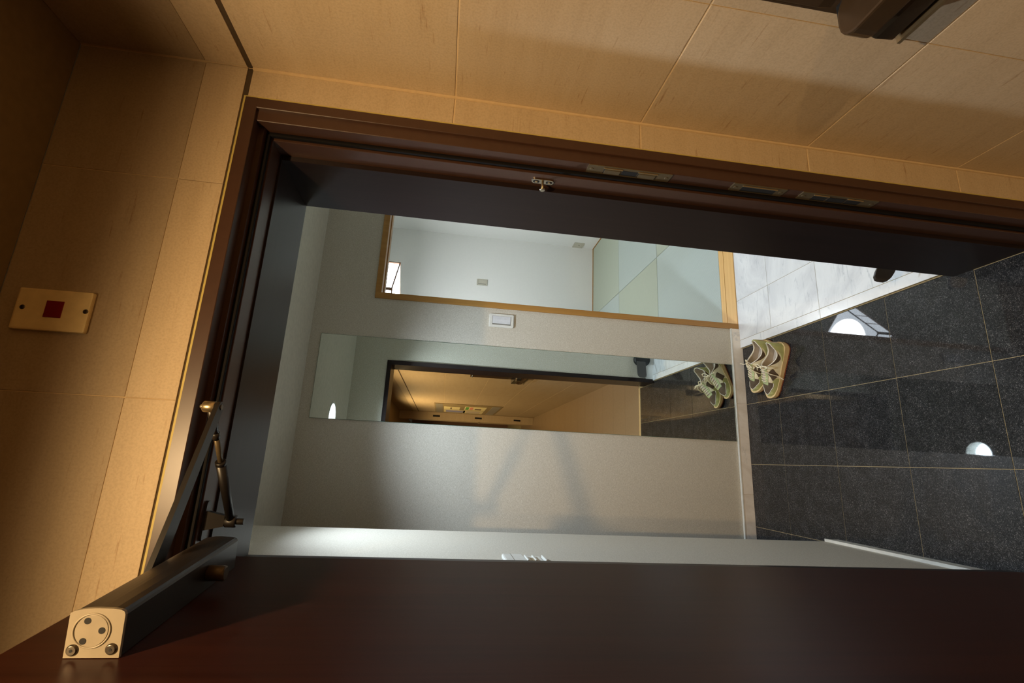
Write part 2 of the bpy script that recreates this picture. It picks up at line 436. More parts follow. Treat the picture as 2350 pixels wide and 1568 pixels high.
# wooden door frame of the mat room
t = thing('wooden_door_frame', 'honey coloured wooden frame around the opening to the mat room', 'door frame', (-0.06, D, 0))
bx('post', (-0.060, -0.030, D-0.008, D+0.125, 0.012, 1.917), HONEY, t, bev=0.001)
bx('post', (0.755, 0.785, D-0.008, D+0.125, 0.012, 1.917), HONEY, t, bev=0.001)
bm = B(); box(bm, -0.030, 0.755, D-0.008, D+0.035, 1.888, 1.917); box(bm, -0.030, 0.755, D+0.035, D+0.078, 1.905, 1.917); box(bm, -0.030, 0.755, D+0.078, D+0.125, 1.888, 1.917)
obj('head', bm, HONEY, t)
bx('sill_board', (-0.030, 0.755, D-0.006, D+0.082, 0.0, 0.0165), HONEYX, t, bev=0.0006)
bx('sill_board', (-0.030, 0.755, D+0.0865, D+0.130, 0.0, 0.0165), HONEYX, t, bev=0.0006)
bx('track_groove', (-0.030, 0.755, D+0.082, D+0.0865, 0.0, 0.010), GROOVE, t)

# ------------------------------------------------------------------ things on the entrance walls
m = thing('wall_mirror', 'tall frameless mirror on the pale rear wall of the entrance', 'mirror', (-0.4545, D, 1.1))
bm = B(); box(bm, -0.6522, -0.2570, D-0.0052, D-0.0001, 0.0625, 2.1395); obj('glass_edge', bm, GEDGE, m)
bm = B(); v = [bm.verts.new(p) for p in ((-0.6512, D-0.0054, 0.0635), (-0.2580, D-0.0054, 0.0635), (-0.2580, D-0.0054, 2.1385), (-0.6512, D-0.0054, 2.1385))]; bm.faces.new(v)
obj('silvered_face', bm, MIRR, m)

def switch(x, y, z, nrm, w_, h_, label, cat, rocker=True, socket=False):
    """plate on a wall; nrm: '-y' or '-x'"""
    t = thing('light_switch' if not socket else 'wall_socket', label, cat, (x, y, z))
    def mk(fn):
        bm = B(); fn(bm)
        if nrm == '-x': bmesh.ops.rotate(bm, verts=bm.verts, cent=(0, 0, 0), matrix=Matrix.Rotation(-PI/2, 3, 'Z'))
        bmesh.ops.translate(bm, verts=bm.verts, vec=(x, y, z)); return bm
    obj('cover_plate', mk(lambda b: prism(b, rrect(-w_/2, w_/2, -h_/2, h_/2, 0.008), 1, 0, -0.009, bev=0.003)), IVORYP if abs(y) > 3 else WHITEP, t)
    if rocker:
        obj('recess', mk(lambda b: box(b, -w_*0.33, w_*0.33, -0.0095, -0.004, -h_*0.375, h_*0.375)), plain('switch_gap', srgb(120, 118, 110), 0.6), t)
        def rk(b):
            prism(b, [(-w_*0.315, -0.009), (0.004, -0.0115), (w_*0.315, -0.0105), (w_*0.315, -0.006), (-w_*0.315, -0.006)], 2, -h_*0.36, h_*0.36)
        obj('rocker', mk(rk), IVORYP if abs(y) > 3 else plain('rocker_white', srgb(200, 202, 204), 0.3), t)
    if socket:
        obj('inner_plate', mk(lambda b: prism(b, rrect(-w_*0.34, w_*0.34, -h_*0.38, h_*0.38, 0.004), 1, -0.0085, -0.0105)), IVORYP, t)
        obj('terminal', mk(lambda b: cyl(b, (w_*0.2, -0.010, 0), (w_*0.2, -0.016, 0), 0.0055, 14)), CHROME, t)
    return t
switch(-0.1235, D, 1.292, '-y', 0.069, 0.124, 'white rocker light switch between the mirror and the wooden frame', 'switch')
switch(1.057, 3.912, 1.251, '-y', 0.071, 0.116, 'pale light switch on the far white wall of the mat room', 'switch')
switch(1.586, 3.853, 0.205, '-x', 0.116, 0.116, 'pale aerial socket low on the mat room right wall', 'socket', rocker=False, socket=True)

# white fitting on the short left wall
t = thing('wall_holder', 'white plastic wall holder with thin fins, peeping out beside the door edge', 'holder', (XL, 0.33, 1.33))
z_ = -0.034
bm = B(); box(bm, XL, XL+0.0115, 0.285, 0.375, 1.342+z_, 1.396+z_, bev=0.004); obj('housing', bm, WHITEP, t)
bx('seam', (XL+0.001, XL+0.0118, 0.286, 0.374, 1.3735+z_, 1.3747+z_), GUNM, t)
bx('clip_back', (XL, XL+0.009, 0.29, 0.36, 1.300+z_, 1.342+z_), WHITEP, t, bev=0.002)
for zf in (1.338, 1.3185, 1.293): bx('fin', (XL, XL+0.014, 0.287, 0.350, zf+z_, zf+0.004+z_), WHITEP, t, bev=0.001)
bx('spring', (XL+0.004, XL+0.011, 0.29, 0.33, 1.322+z_, 1.329+z_), BRASS, t)
bm = B(); prism(bm, [(XL, 1.293+z_), (XL+0.010, 1.292+z_), (XL, 1.268+z_)], 1, 0.29, 0.345); obj('lower_clip', bm, GREYP, t)

# dark foot lever beside the door, on the inner front wall
t = thing('door_holder', 'black oval wall bracket with a grey tongue, low beside the door on the marble', 'bracket', (-0.02, YI, 0.11))
bm = B(); pts = [(-0.018+0.052*math.cos(a*PI/12), 0.105+0.062*math.sin(a*PI/12)) for a in range(24)]
prism(bm, pts, 1, YI+0.011, YI+0.045, bev=0.008); obj('base', bm, BLACKP, t, smooth=True)
bm = B()
outl = [(0.0, -0.034), (0.0, 0.034), (-0.112, 0.034), (-0.126, 0.031), (-0.135, 0.022), (-0.138, 0.010), (-0.138, -0.012), (-0.134, -0.024), (-0.126, -0.031), (-0.112, -0.034)]
A = []; Bb = []
for a, b in outl:
    y = YI+0.040+(-a)*0.55; x = -0.032+a*0.98
    A.append(bm.verts.new((x, y, 0.118+b+a*-0.18))); Bb.append(bm.verts.new((x-0.004, y+0.009, 0.118+b+a*-0.18)))
bm.faces.new(A); bm.faces.new(Bb[::-1])
for i in range(len(A)): bm.faces.new((A[i], Bb[i], Bb[(i+1) % len(A)], A[(i+1) % len(A)]))
bmesh.ops.bevel(bm, geom=list(bm.edges), offset=0.0015, segments=2, profile=0.6, affect='EDGES')
obj('tongue', bm, GREYP, t)

# ------------------------------------------------------------------ square lamp in the mat room
t = thing('ceiling_lamp', 'square paper lamp with brown wooden edges hanging in the mat room', 'lamp', (0.385, 2.78, 1.99), (0, 0, math.radians(44)))
hs, hz = 0.232, 0.15
panel = glow('paper_shade_glow', (0.80, 0.90, 1.0), LAMP_PANEL)
def lb(name, d, mat): 
    bm = B(); box(bm, *d); return obj(name, bm, mat, t, local=True)
lb('bottom_panel', (-hs, hs, -hs, hs, 0.002, 0.005), panel)
for a in range(4):
    bm = B(); box(bm, -hs, hs, hs-0.004, hs-0.001, 0.006, hz)
    bmesh.ops.rotate(bm, verts=bm.verts, cent=(0, 0, 0), matrix=Matrix.Rotation(a*PI/2, 3, 'Z')); obj('side_panel', bm, panel, t, local=True)
    bm = B(); box(bm, -hs-0.006, hs+0.006, hs, hs+0.007, -0.002, 0.007)
    bmesh.ops.rotate(bm, verts=bm.verts, cent=(0, 0, 0), matrix=Matrix.Rotation(a*PI/2, 3, 'Z')); obj('edge_rail', bm, HONEYD, t, local=True)
    bm = B(); box(bm, -hs-0.006, hs+0.006, hs, hs+0.006, hz-0.012, hz)
    bmesh.ops.rotate(bm, verts=bm.verts, cent=(0, 0, 0), matrix=Matrix.Rotation(a*PI/2, 3, 'Z')); obj('top_rail', bm, HONEYD, t, local=True)
    bm = B(); box(bm, hs-0.006, hs+0.010, hs-0.006, hs+0.010, -0.004, hz+0.002)
    bmesh.ops.rotate(bm, verts=bm.verts, cent=(0, 0, 0), matrix=Matrix.Rotation(a*PI/2, 3, 'Z')); obj('corner_post', bm, HONEYD, t, local=True)
    for q in (-0.07, 0.07):
        bm = B(); box(bm, q-0.002, q+0.002, hs, hs+0.004, 0.005, hz-0.01)
        bmesh.ops.rotate(bm, verts=bm.verts, cent=(0, 0, 0), matrix=Matrix.Rotation(a*PI/2, 3, 'Z')); obj('lattice_bar', bm, HONEYD, t, local=True)
bm = B(); cyl(bm, (0, 0, 0.0005), (0, 0, 0.0025), 0.205, 48); obj('light_circle', bm, glow('ring_tube_glow', (0.92, 0.97, 1.0), LAMP_RING), t, local=True)
bm = B(); box(bm, -hs, hs, -hs, hs, hz-0.004, hz-0.001); obj('top_board', bm, WHITEP, t, local=True)
bm = B(); cyl(bm, (0, 0, hz), (0, 0, 0.46), 0.006, 10); cyl(bm, (0, 0, 0.43), (0, 0, 0.46), 0.045, 24); obj('cord', bm, WHITEP, t, local=True)

# ------------------------------------------------------------------ structure: stone front and corridor
wf = bx('wall_front', (-2.6, XR+0.02, YF+0.0012, YF+0.0199, ZG-0.02, ZC), GROUT_S, kind='structure')
G = 0.0015
def tile(name, parent, x0, x1, y0, y1, z0, z1, mat=STONE, bev=0.0012): return bx(name, (x0, x1, y0, y1, z0, z1), mat, parent, bev=bev)
fx = [XR, -0.310, -0.7275, -1.145, -1.5625, -1.98, -2.40, -2.60]
ZT = [ZG-0.4213*i for i in range(5)]; ZT[3] = 0.726; ZT[4] = 0.3146
ZT += [-0.02]
for a, b in zip(fx, fx[1:]):
    tile('stone_tile', wf, b+0.0007, a-0.0007, YF, YF+0.019, 2.0725+0.0007, ZC-0.001, STONE_SHADE)
    tile('stone_tile', wf, b+0.0005, a-0.0005, YF-0.0012, YF+0.019, ZG+0.005, 2.0725-0.0005)
bx('grout_bed', (XI+0.075, XR+0.02, YF+0.0012, YF+0.0199, -0.02, ZG-0.02), GROUT_S, wf)
for a, b in zip(ZT, ZT[1:]):
    tile('stone_tile', wf, -0.1065, XR-0.0035, YF, YF+0.019, b+G, a-(0.005 if a > 1.9 else G))
    tile('stone_tile', wf, -1.70, -1.1015, YF, YF+0.019, b+G, a-(0.005 if a > 1.9 else G))
    tile('stone_tile', wf, -2.35, -1.703, YF, YF+0.019, b+G, a-(0.005 if a > 1.9 else G))
bx('grout_bed', (-2.6, -1.10, YF+0.0012, YF+0.0199, -0.02, ZG-0.02), GROUT_S, wf)
bx('sealant', (-1.101, -0.1065, YF-0.001, YF+0.004, 1.9835, 1.9880), SEAL, wf)
bx('sealant', (-0.1095, -0.1062, YF-0.0008, YF+0.004, -0.01, 1.9835), SEAL, wf)
bx('corner_joint', (XR-0.0036, XR+0.003, YF-0.0036, YF+0.004, -0.02, ZG-0.005), GROUT_S, wf)
bx('wide_joint', (-1.101, XR, YF+0.0008, YF+0.006, ZG-0.006, ZG+0.006), GROOVE, wf)
wr = bx('wall_right', (XR+0.0012, XR+0.14, YCE, YF+0.02, -0.05, ZC), GROUT_S, kind='structure')
ry = [YF-0.0036, -0.3461, -0.946, -1.546, -2.146, -2.746, -3.346, -3.946, -4.546, YCE]
for a, b in zip(ry, ry[1:]):
    g = 0.0006
    tile('stone_tile', wr, XR, XR+0.018, b+g, a-g, 2.0725+g, ZC-0.001, STONE_SHADE)
    tile('stone_tile', wr, XR-0.0012, XR+0.018, b+g, a-g, ZG+0.005, 2.0725-g)
    for c, d in zip(ZT, ZT[1:]):
        tile('stone_tile', wr, XR, XR+0.018, b+g, a-g, d+G, c-(0.005 if c > 1.9 else G))
bx('wide_joint', (XR+0.0008, XR+0.006, YCE, YF, ZG-0.006, ZG+0.006), GROOVE, wr)

fc = bx('floor_corridor', (-2.8, 0.4, -8.2, -0.05, -0.12, -0.002), GROUT_F, kind='structure')
cx = [-2.7, -2.1, -1.5, -0.9, -0.30, 0.3]
for i in range(5):
    for j in range(20):
        y1 = -0.052-0.3*j
        bx('floor_stone', (cx[i]+J, min(cx[i+1]-J, XR+(0.003 if y1 > YCE else 9)), y1-0.3+J, y1-J, -0.014, -0.001), CORFLOOR, fc)
bx('threshold', (XJ, XI, -0.048, -0.020, -0.014, 0.002), plain('beige_threshold_stone', srgb(205, 178, 130), 0.5), fc, bev=0.001)
CL = [(-0.87, -0.90, 0.06), (-0.83, -3.10, 0.06), (-1.30, -6.20, 0.06)]
c = B(); plate_hole(c, -2.8, XR+0.02, -8.2, YF, ZC, ZC+0.02, CL)
obj('ceiling_corridor', c, CORCEIL, kind='structure')
bx('ceiling_corridor_void', (-2.85, 0.1, -8.25, YF+0.05, ZC+0.16, ZC+0.2), CORCEIL, kind='structure')
downlight(CL[0][0], CL[0][1], ZC, 0.058, 'round warm downlight in the corridor ceiling near the door', WARM, CORR_DISC, CORR_SPOT, 170, h=0.05, rim=0.01, blend=0.3, inner=BAFFLE, up=0.0115, soft=0.022)
downlight(CL[1][0], CL[1][1], ZC, 0.058, 'round warm downlight farther down the corridor ceiling', WARM, CORR_DISC, CORR_SPOT*1.5, 170, h=0.05, rim=0.01, blend=0.3, inner=BAFFLE, up=0.0115, soft=0.022)
downlight(CL[2][0], CL[2][1], ZC, 0.058, 'added warm downlight, out of view at the far end of the corridor ceiling', WARM, CORR_DISC, CORR_SPOT, 170, h=0.05, rim=0.01, blend=0.3, inner=BAFFLE, up=0.0115, soft=0.022)  # added unseen lamp that lights the corridor end for the mirror view
w = B(); box(w, -2.75, -2.6, -8.2, YF+0.02, -0.05, ZC); obj('wall_corridor_left', w, plain('dark_corridor_wall', srgb(70, 54, 38), 0.7), kind='structure')
w = B(); box(w, -2.75, 0.5, -8.3, -8.15, -0.05, ZC); obj('wall_corridor_end', w, plain('pinkish_brown_wall', srgb(120, 88, 72), 0.6), kind='structure')
# pier at the corridor end with three slots
pr = B(); box(pr, XR-0.125, XR+0.10, YCE-0.25, YCE+0.0, -0.02, ZC); pier = obj('wall_pier', pr, STONE, kind='structure')
for z0 in (1.62, 0.90, 0.22): bx('air_slot', (XR-0.075, XR-0.045, YCE-0.01, YCE+0.0015, z0, z0+0.12), HOLE, pier)
bx('pier_handle', (XR-0.150, XR-0.122, YCE-0.03, YCE+0.004, 0.93, 0.96), BRASS, pier)

# notice board seen in the mirror
t = thing('notice_board', 'wide notice board with pinned papers on the corridor wall, seen in the mirror', 'notice board', (XR, -4.0, 1.2))
bx('panel', (XR-0.008, XR-0.0015, -4.60, -3.25, 0.72, 1.70), plain('board_beige', srgb(150, 132, 96), 0.5), t)
bx('side_strip', (XR-0.010, XR-0.008, -4.58, -3.28, 1.58, 1.68), plain('board_grey', srgb(140, 134, 122), 0.4), t)
bx('side_strip', (XR-0.010, XR-0.008, -4.58, -3.28, 0.74, 0.86), plain('board_grey_b', srgb(150, 146, 140), 0.4), t)
def paper(y0, y1, z0, z1, label, blocks):
    p = thing('pinned_paper', label, 'paper', (XR-0.0085, (y0+y1)/2, (z0+z1)/2), group='papers on the notice board')
    bx('sheet', (XR-0.0105, XR-0.0085, y0, y1, z0, z1), plain('paper_cream', srgb(228, 214, 160), 0.7), p)
    for (a, b, c_, d_, col) in blocks:
        bx('print_block', (XR-0.0112, XR-0.0105, y0+(y1-y0)*a, y0+(y1-y0)*b, z0+(z1-z0)*c_, z0+(z1-z0)*d_), plain('print_'+str(col[0]), srgb(*col), 0.7), p)
paper(-3.95, -3.45, 0.93, 1.25, 'cream sheet with green heading on the notice board', [(0.1, 0.9, 0.8, 0.95, (90, 160, 70)), (0.15, 0.85, 0.6, 0.75, (220, 140, 120)), (0.2, 0.5, 0.2, 0.5, (90, 70, 60))])
paper(-4.50, -4.02, 0.93, 1.25, 'pale printed sheet beside the sheet with green heading', [(0.1, 0.9, 0.15, 0.85, (205, 190, 170))])
paper(-4.00, -3.60, 1.32, 1.56, 'narrow cream sheet high on the notice board', [(0.2, 0.8, 0.5, 0.6, (120, 100, 80))])
paper(-4.45, -4.05, 1.22, 1.56, 'blue and white printed sheet high on the notice board', [(0.1, 0.9, 0.1, 0.9, (150, 150, 190))])

# ------------------------------------------------------------------ red lens alarm plate over the door
t = thing('alarm_plate', 'cream wall plate with a square red lens above the door', 'alarm plate', (-0.588, YF, 2.213))
bm = B(); prism(bm, rrect(-0.6245, -0.5515, 2.155, 2.2705, 0.003), 1, YF-0.0002, YF-0.0095, bev=0.003); obj('plate', bm, CREAMP, t)
bx('lens', (-0.6015, -0.5720, YF-0.0108, YF-0.008, 2.1960, 2.2230), REDP, t, bev=0.0008)
for z in (2.258, 2.1605):
    bm = B(); cyl(bm, (-0.5865, YF-0.008, z), (-0.5865, YF-0.0105, z), 0.0042, 18, bev=0.0008); o = obj('screw', bm, GUNM, t)
    bx('slot', (-0.5868-0.0026, -0.5868+0.0026, YF-0.0108, YF-0.0100, z-0.0005, z+0.0005), HOLE, o)

# ------------------------------------------------------------------ steel door frame
XM = XI+XJ
fr = thing('door_frame', 'brown steel door frame with a deep dark reveal', 'door frame', (XM/2, YF, 0))
prof = [(-0.110, YF-0.003), (-0.131, YF-0.003), (-0.132, YF-0.002), (-0.1325, YF+0.004), (-0.156, YF+0.004), (-0.157, YF+0.005),
        (-0.157, -0.001), (-0.1695, -0.001), (-0.1702, 0.0), (-0.1702, 0.0495), (-0.110, 0.0495)]
prof = [(a-0.0003, b+0.0004) for a, b in prof]
bm = B(); prism(bm, prof, 2, -0.004, 1.9831); obj('jamb', bm, STEEL, fr)
bm = B(); prism(bm, [(XM-a, b) for a, b in prof], 2, -0.004, 1.9831); obj('jamb', bm, STEEL, fr)
hp = [(YF-0.003, 1.9835), (YF-0.003, 1.9605), (YF-0.002, 1.9595), (-0.022, 1.9590), (-0.022, 1.9490), (-0.021, 1.9485), (-0.001, 1.9485), (-0.001, 1.9382), (0.0, 1.9375), (0.0495, 1.9375), (0.0495, 1.9835)]
bm = B(); prism(bm, hp, 0, XM+0.1102, -0.1102); obj('head', bm, STEEL, fr)
bx('reveal_board', (XI, XI+0.030, 0.0500, 0.250, 0.0, ZH+0.0285), DARKWOOD, fr, bev=0.0005)
bx('reveal_board', (XJ-0.030, XJ, 0.0500, 0.250, 0.0, ZH+0.0285), DARKWOOD, fr, bev=0.0005)
bx('reveal_board', (XJ, XI, 0.0500, 0.250, ZH, ZH+0.0285), wood('dark_brown_reveal_film_level', srgb(28, 20, 20), srgb(36, 26, 25), 0.36, 0, 1.0, 0.22), fr, bev=0.0005)
bm = B(); box(bm, -0.1665, -0.1575, -0.011, -0.0012, 0.0, 1.948, bev=0.003); obj('gasket', bm, RUBBER, fr)
bm = B(); box(bm, XM+0.1575, XM+0.1665, -0.011, -0.0012, 0.0, 1.948, bev=0.003); obj('gasket', bm, RUBBER, fr)
bm = B(); box(bm, XM+0.158, -0.158, -0.011, -0.0012, 1.9395, 1.948, bev=0.003); obj('gasket', bm, RUBBER, fr)

def strike(z1, z0, holes, label, y0=-0.0415, y1=-0.0125):
    s = obj('strike_plate', (lambda b: (prism(b, rrect(y0, y1, z0, z1, 0.002), 0, -0.1572, -0.1592), b)[1])(B()), BRONZE, fr)
    s['label'] = label
    for a, b in holes:
        bm = B(); box(bm, -0.1596, -0.1586, y0+0.007, y1-0.004, a, b); obj('latch_hole', bm, HOLE, s)
        bm = B(); prism(bm, [(-0.1592, y0+0.0045), (-0.1610, y0+0.0050), (-0.1612, y0+0.0068), (-0.1592, y0+0.0072)], 2, a-0.002, b+0.002); obj('lip', bm, BRASS, s)
    for z in (z1-0.010, z0+0.010):
        bm = B(); cyl(bm, (-0.1590, (y0+y1)/2, z), (-0.1601, (y0+y1)/2, z), 0.0042, 16, bev=0.0005); q = obj('screw', bm, BRONZE, s)
    return s
s = strike(1.262, 1.066, [(1.184, 1.224), (1.101, 1.144)], 'upper bronze strike plate with two latch boxes')
for a, b in ((1.186, 1.222), (1.103, 1.142)):
    bm = B(); prism(bm, [(-0.1596, -0.033), (-0.1612, -0.031), (-0.1612, -0.018), (-0.1596, -0.0165)], 2, a, b); obj('latch_cover', bm, BRONZE, s)
bm = B(); box(bm, -0.1596, -0.1588, -0.034, -0.0175, 1.146, 1.182); obj('bolt_hole', bm, HOLE, s)
strike(0.916, 0.782, [(0.806, 0.890)], 'middle short bronze strike plate with one long slot')
s = strike(0.742, 0.542, [(0.672, 0.708), (0.583, 0.620)], 'lower bronze strike plate with a bright slot')
bm = B(); box(bm, -0.1600, -0.1588, -0.034, -0.0175, 0.624, 0.668); obj('bolt_hole', bm, HOLE, s)
# door guard stud
g = obj('guard_stud', (lambda b: (prism(b, rrect(0.0175, 0.0345, 1.3265, 1.3785, 0.008), 0, -0.1703, -0.1735, bev=0.001), b)[1])(B()), CHROME, fr)
for z in (1.3675, 1.3375):
    bm = B(); prism(bm, rrect(0.0215, 0.0305, z-0.0075, z+0.0075, 0.004), 0, -0.1733, -0.1739); q = obj('screw_slot', bm, HOLE, g)
    bm = B(); cyl(bm, (-0.1733, 0.026, z), (-0.1748, 0.026, z), 0.0032, 14); obj('screw', bm, BRASS, g)
bm = B(); cyl(bm, (-0.1735, 0.026, 1.3525), (-0.192, 0.026, 1.3525), 0.003, 14); obj('pin', bm, BRASS, g)
bm = B(); cyl(bm, (-0.191, 0.026, 1.3525), (-0.1955, 0.026, 1.3525), 0.0068, 20, bev=0.0016); obj('pin_head', bm, CHROME, g)

# ------------------------------------------------------------------ door leaf, open past square
TH = math.radians(6.42)
# local frame: +x along the leaf to its free edge, +y = inner face normal, z up
ang = math.atan2(-math.cos(TH), -math.sin(TH))
LEAF = (-0.9639, YF, 0.0)
dl = thing('door_leaf', 'dark red brown wood grain door standing open at the left', 'door', LEAF, (0, 0, ang))
def lo(name, bm, mat, parent=dl, **kw): return obj(name, bm, mat, parent, local=True, **kw)
# check: local +y must be the inner normal
bm = B(); box(bm, 0.030, 0.888, -0.042, 0.0, 0.008, 1.929, bev=0.0015); lo('panel', bm, LEAFW)
bm = B(); box(bm, 0.022, 0.030, -0.040, -0.006, 0.008, 1.929, bev=0.001); lo('hinge_edge', bm, STEEL)
bm = B(); box(bm, 0.888, 0.893, -0.040, -0.001, 0.008, 1.929, bev=0.001); lo('latch_edge', bm, STEEL)
for z in (0.25, 1.0, 1.62):
    bm = B(); cyl(bm, (0.016, -0.040, z), (0.016, -0.040, z+0.11), 0.008, 16); lo('hinge', bm, BRONZE)
bm = B(); cyl(bm, (0.83, 0.0, 1.0), (0.83, 0.045, 1.0), 0.011, 16); cyl(bm, (0.84, 0.045, 1.0), (0.72, 0.045, 1.0), 0.010, 16, bev=0.003); lo('lever_handle', bm, BRONZE)

# ------------------------------------------------------------------ door closer
cl = thing('door_closer', 'dark bronze door closer with folded arm across the top of the open door', 'door closer', LEAF, (0, 0, ang))
def co(name, bm, mat, parent=cl, **kw): return obj(name, bm, mat, parent, local=True, **kw)
T0, T1 = 1.822, 1.869
def closer_profile(e=0.0):
    arc = [(0.0438*math.cos(q)**0.5 if 0 else 0.0388+0.0050*math.cos(q)**1.2, T0+0.022+(T1-T0-0.022)*math.sin(q)) for q in [i_*PI/2/8*0.999 for i_ in range(9)]]
    lower = [(0.0380, T0), (0.0408, T0+0.001), (0.0425, T0+0.004), (0.0434, T0+0.011)]
    P_ = [(0.0005, T0)]+lower+arc+[(0.0005, T1)]
    return [(a+(e if a > 0.001 else 0), b+(e*0.5 if b > T0+0.02 else -e*0.5)) for a, b in P_]
bp = closer_profile()
bm = B(); prism(bm, bp, 0, 0.083, 0.333); co('body', bm, DARKPL)
bm = B()
cp = closer_profile(0.0009)
prism(bm, cp, 0, 0.333, 0.3365); cap = co('end_cap', bm, CAST)
bm = B(); cyc = (0.0245, 1.8485)
tube(bm, [(0.3366, cyc[0]+0.0152*math.cos(2*PI*i/40), cyc[1]+0.0160*math.sin(2*PI*i/40)) for i in range(40)], 0.0009, 8, closed=True); co('plug_rim', bm, CAST, cap)
bm = B(); cyl(bm, (0.3355, cyc[0], cyc[1]), (0.3371, cyc[0], cyc[1]), 0.0145, 36, bev=0.0004); co('plug', bm, CAST, cap)
for (a, b) in ((0.0335, 1.8530), (0.0155, 1.8545), (0.0250, 1.8395)):
    bm = B(); cyl(bm, (0.3360, a, b), (0.33735, a, b), 0.0030, 16); co('plug_hole', bm, HOLE, cap)
for (a, b) in ((0.0075, 1.8625), (0.0085, 1.8290)):
    bm = B(); cyl(bm, (0.3355, a, b), (0.3385, a, b), 0.0053, 20, bev=0.0014); q = co('screw', bm, GUNM, cap)
    bm = B(); cyl(bm, (0.3384, a, b), (0.33875, a, b), 0.0015, 6); co('hex_socket', bm, HOLE, q)
SP = 0.197
bm = B(); cyl(bm, (0.168, 0.021, 1.800), (0.168, 0.021, T0+0.001), 0.0095, 24, bev=0.002); co('pinion_cap', bm, plain('worn_bronze', srgb(80, 66, 48), 0.4, 0.5))
bm = B(); cyl(bm, (SP, 0.021, T1-0.001), (SP, 0.021, T1+0.012), 0.009, 24, bev=0.001); co('spindle', bm, DARKPL)
# arm and rod, given in world space, turned into the leaf's frame
Lm = Matrix.Translation(Vector(LEAF)) @ Matrix.Rotation(ang, 4, 'Z'); Li = Lm.inverted()
def W(*p): return Li @ Vector(p)
e1 = W(-0.7425, -0.139, 1.8817); s1 = Vector((SP, 0.021, 1.8765))
bm = B(); d = (e1-s1).normalized(); sd = d.cross(Vector((0, 0, 1))).normalized(); upv = sd.cross(d)
def bar(bm, a, b, w1, w2, th, ext=0.0):
    n = 10; A = []
    for (c, wdt, sgn) in ((a, w1, -1), (b, w2, 1)):
        A.append((c, wdt, sgn))
    out = []
    for i in range(n+1):
        t_ = PI/2+PI*i/n; out.append(a+d*(w1*math.cos(t_))+sd*(w1*math.sin(t_)))
    for i in range(n+1):
        t_ = -PI/2+PI*i/n; out.append(b+d*(w2*math.cos(t_))+sd*(w2*math.sin(t_)))
    up = [bm.verts.new(p+upv*th/2) for p in out]; dn = [bm.verts.new(p-upv*th/2) for p in out]
    bm.faces.new(up); bm.faces.new(dn[::-1])
    for i in range(len(out)): bm.faces.new((up[i], dn[i], dn[(i+1) % len(out)], up[(i+1) % len(out)]))
bar(bm, s1, e1, 0.0120, 0.0088, 0.007); bmesh.ops.bevel(bm, geom=[e for e in bm.edges if abs((e.verts[0].co-e.verts[1].co).normalized().dot(upv)) < 0.3], offset=0.0008, segments=1, affect='EDGES')
co('main_arm', bm, BLACKM)
bm = B(); cyl(bm, e1-Vector((0, 0, 0.005)), e1-Vector((0, 0, 0.0030)), 0.0045, 18, bev=0.0008); co('elbow_screw', bm, GUNM)
bm = B(); cyl(bm, e1+Vector((0, 0, 0.0035)), e1+Vector((0, 0, 0.022)), 0.0088, 24, bev=0.0014); cyl(bm, e1+Vector((0, 0, 0.022)), e1+Vector((0, 0, 0.027)), 0.005, 20, 0.002); co('elbow_knuckle', bm, BRASS)
e2 = W(-0.7425, -0.139, 1.893); f2 = W(-0.930, 0.030, 1.898); dr = (f2-e2)
bm = B(); cyl(bm, e2, e2+dr*0.24, 0.0065, 12, 0.0050); cyl(bm, e2+dr*0.20, e2+dr*0.25, 0.006, 6); co('rod_socket', bm, DARKPL)
bm = B(); cyl(bm, e2+dr*0.22, e2+dr*0.50, 0.0042, 16); co('threaded_rod', bm, BRONZE)
bm = B(); cyl(bm, e2+dr*0.44, e2+dr*0.47, 0.0085, 20, bev=0.001); cyl(bm, e2+dr*0.46, e2+dr*0.98, 0.0078, 20, 0.0072); co('fore_arm', bm, BLACKM)
bm = B(); a = W(-0.930, 0.030, 1.898)
cyl(bm, a-Vector((0, 0, 0.022)), a+Vector((0, 0, 0.02)), 0.0055, 16, bev=0.001); cyl(bm, a-Vector((0, 0, 0.010)), a+Vector((0, 0, 0.010)), 0.0105, 20, bev=0.002)
co('shoe_pivot', bm, BLACKM)
sh = B()
for p in rrect(-0.957, -0.898, 0.003, 0.030, 0.010): pass
vs = [sh.verts.new(W(x, y, 1.9372)) for x, y in rrect(-0.962, -0.895, 0.008, 0.024, 0.007)]; vs2 = [sh.verts.new(W(x, y, 1.9332)) for x, y in rrect(-0.962, -0.895, 0.008, 0.024, 0.007)]
sh.faces.new(vs); sh.faces.new(vs2[::-1])
for i in range(len(vs)): sh.faces.new((vs[i], vs2[i], vs2[(i+1) % len(vs)], vs[(i+1) % len(vs)]))
a0 = [W(*p) for p in ((-0.944, 0.010, 1.9334), (-0.912, 0.010, 1.9334), (-0.912, 0.023, 1.9334), (-0.944, 0.023, 1.9334))]
a1 = [W(*p) for p in ((-0.938, 0.020, 1.906), (-0.920, 0.020, 1.906), (-0.920, 0.036, 1.906), (-0.938, 0.036, 1.906))]
v0 = [sh.verts.new(p) for p in a0]; v1 = [sh.verts.new(p) for p in a1]; sh.faces.new(v0); sh.faces.new(v1[::-1])
for i in range(4): sh.faces.new((v0[i], v1[i], v1[(i+1) % 4], v0[(i+1) % 4]))
co('shoe_bracket', sh, BLACKM)

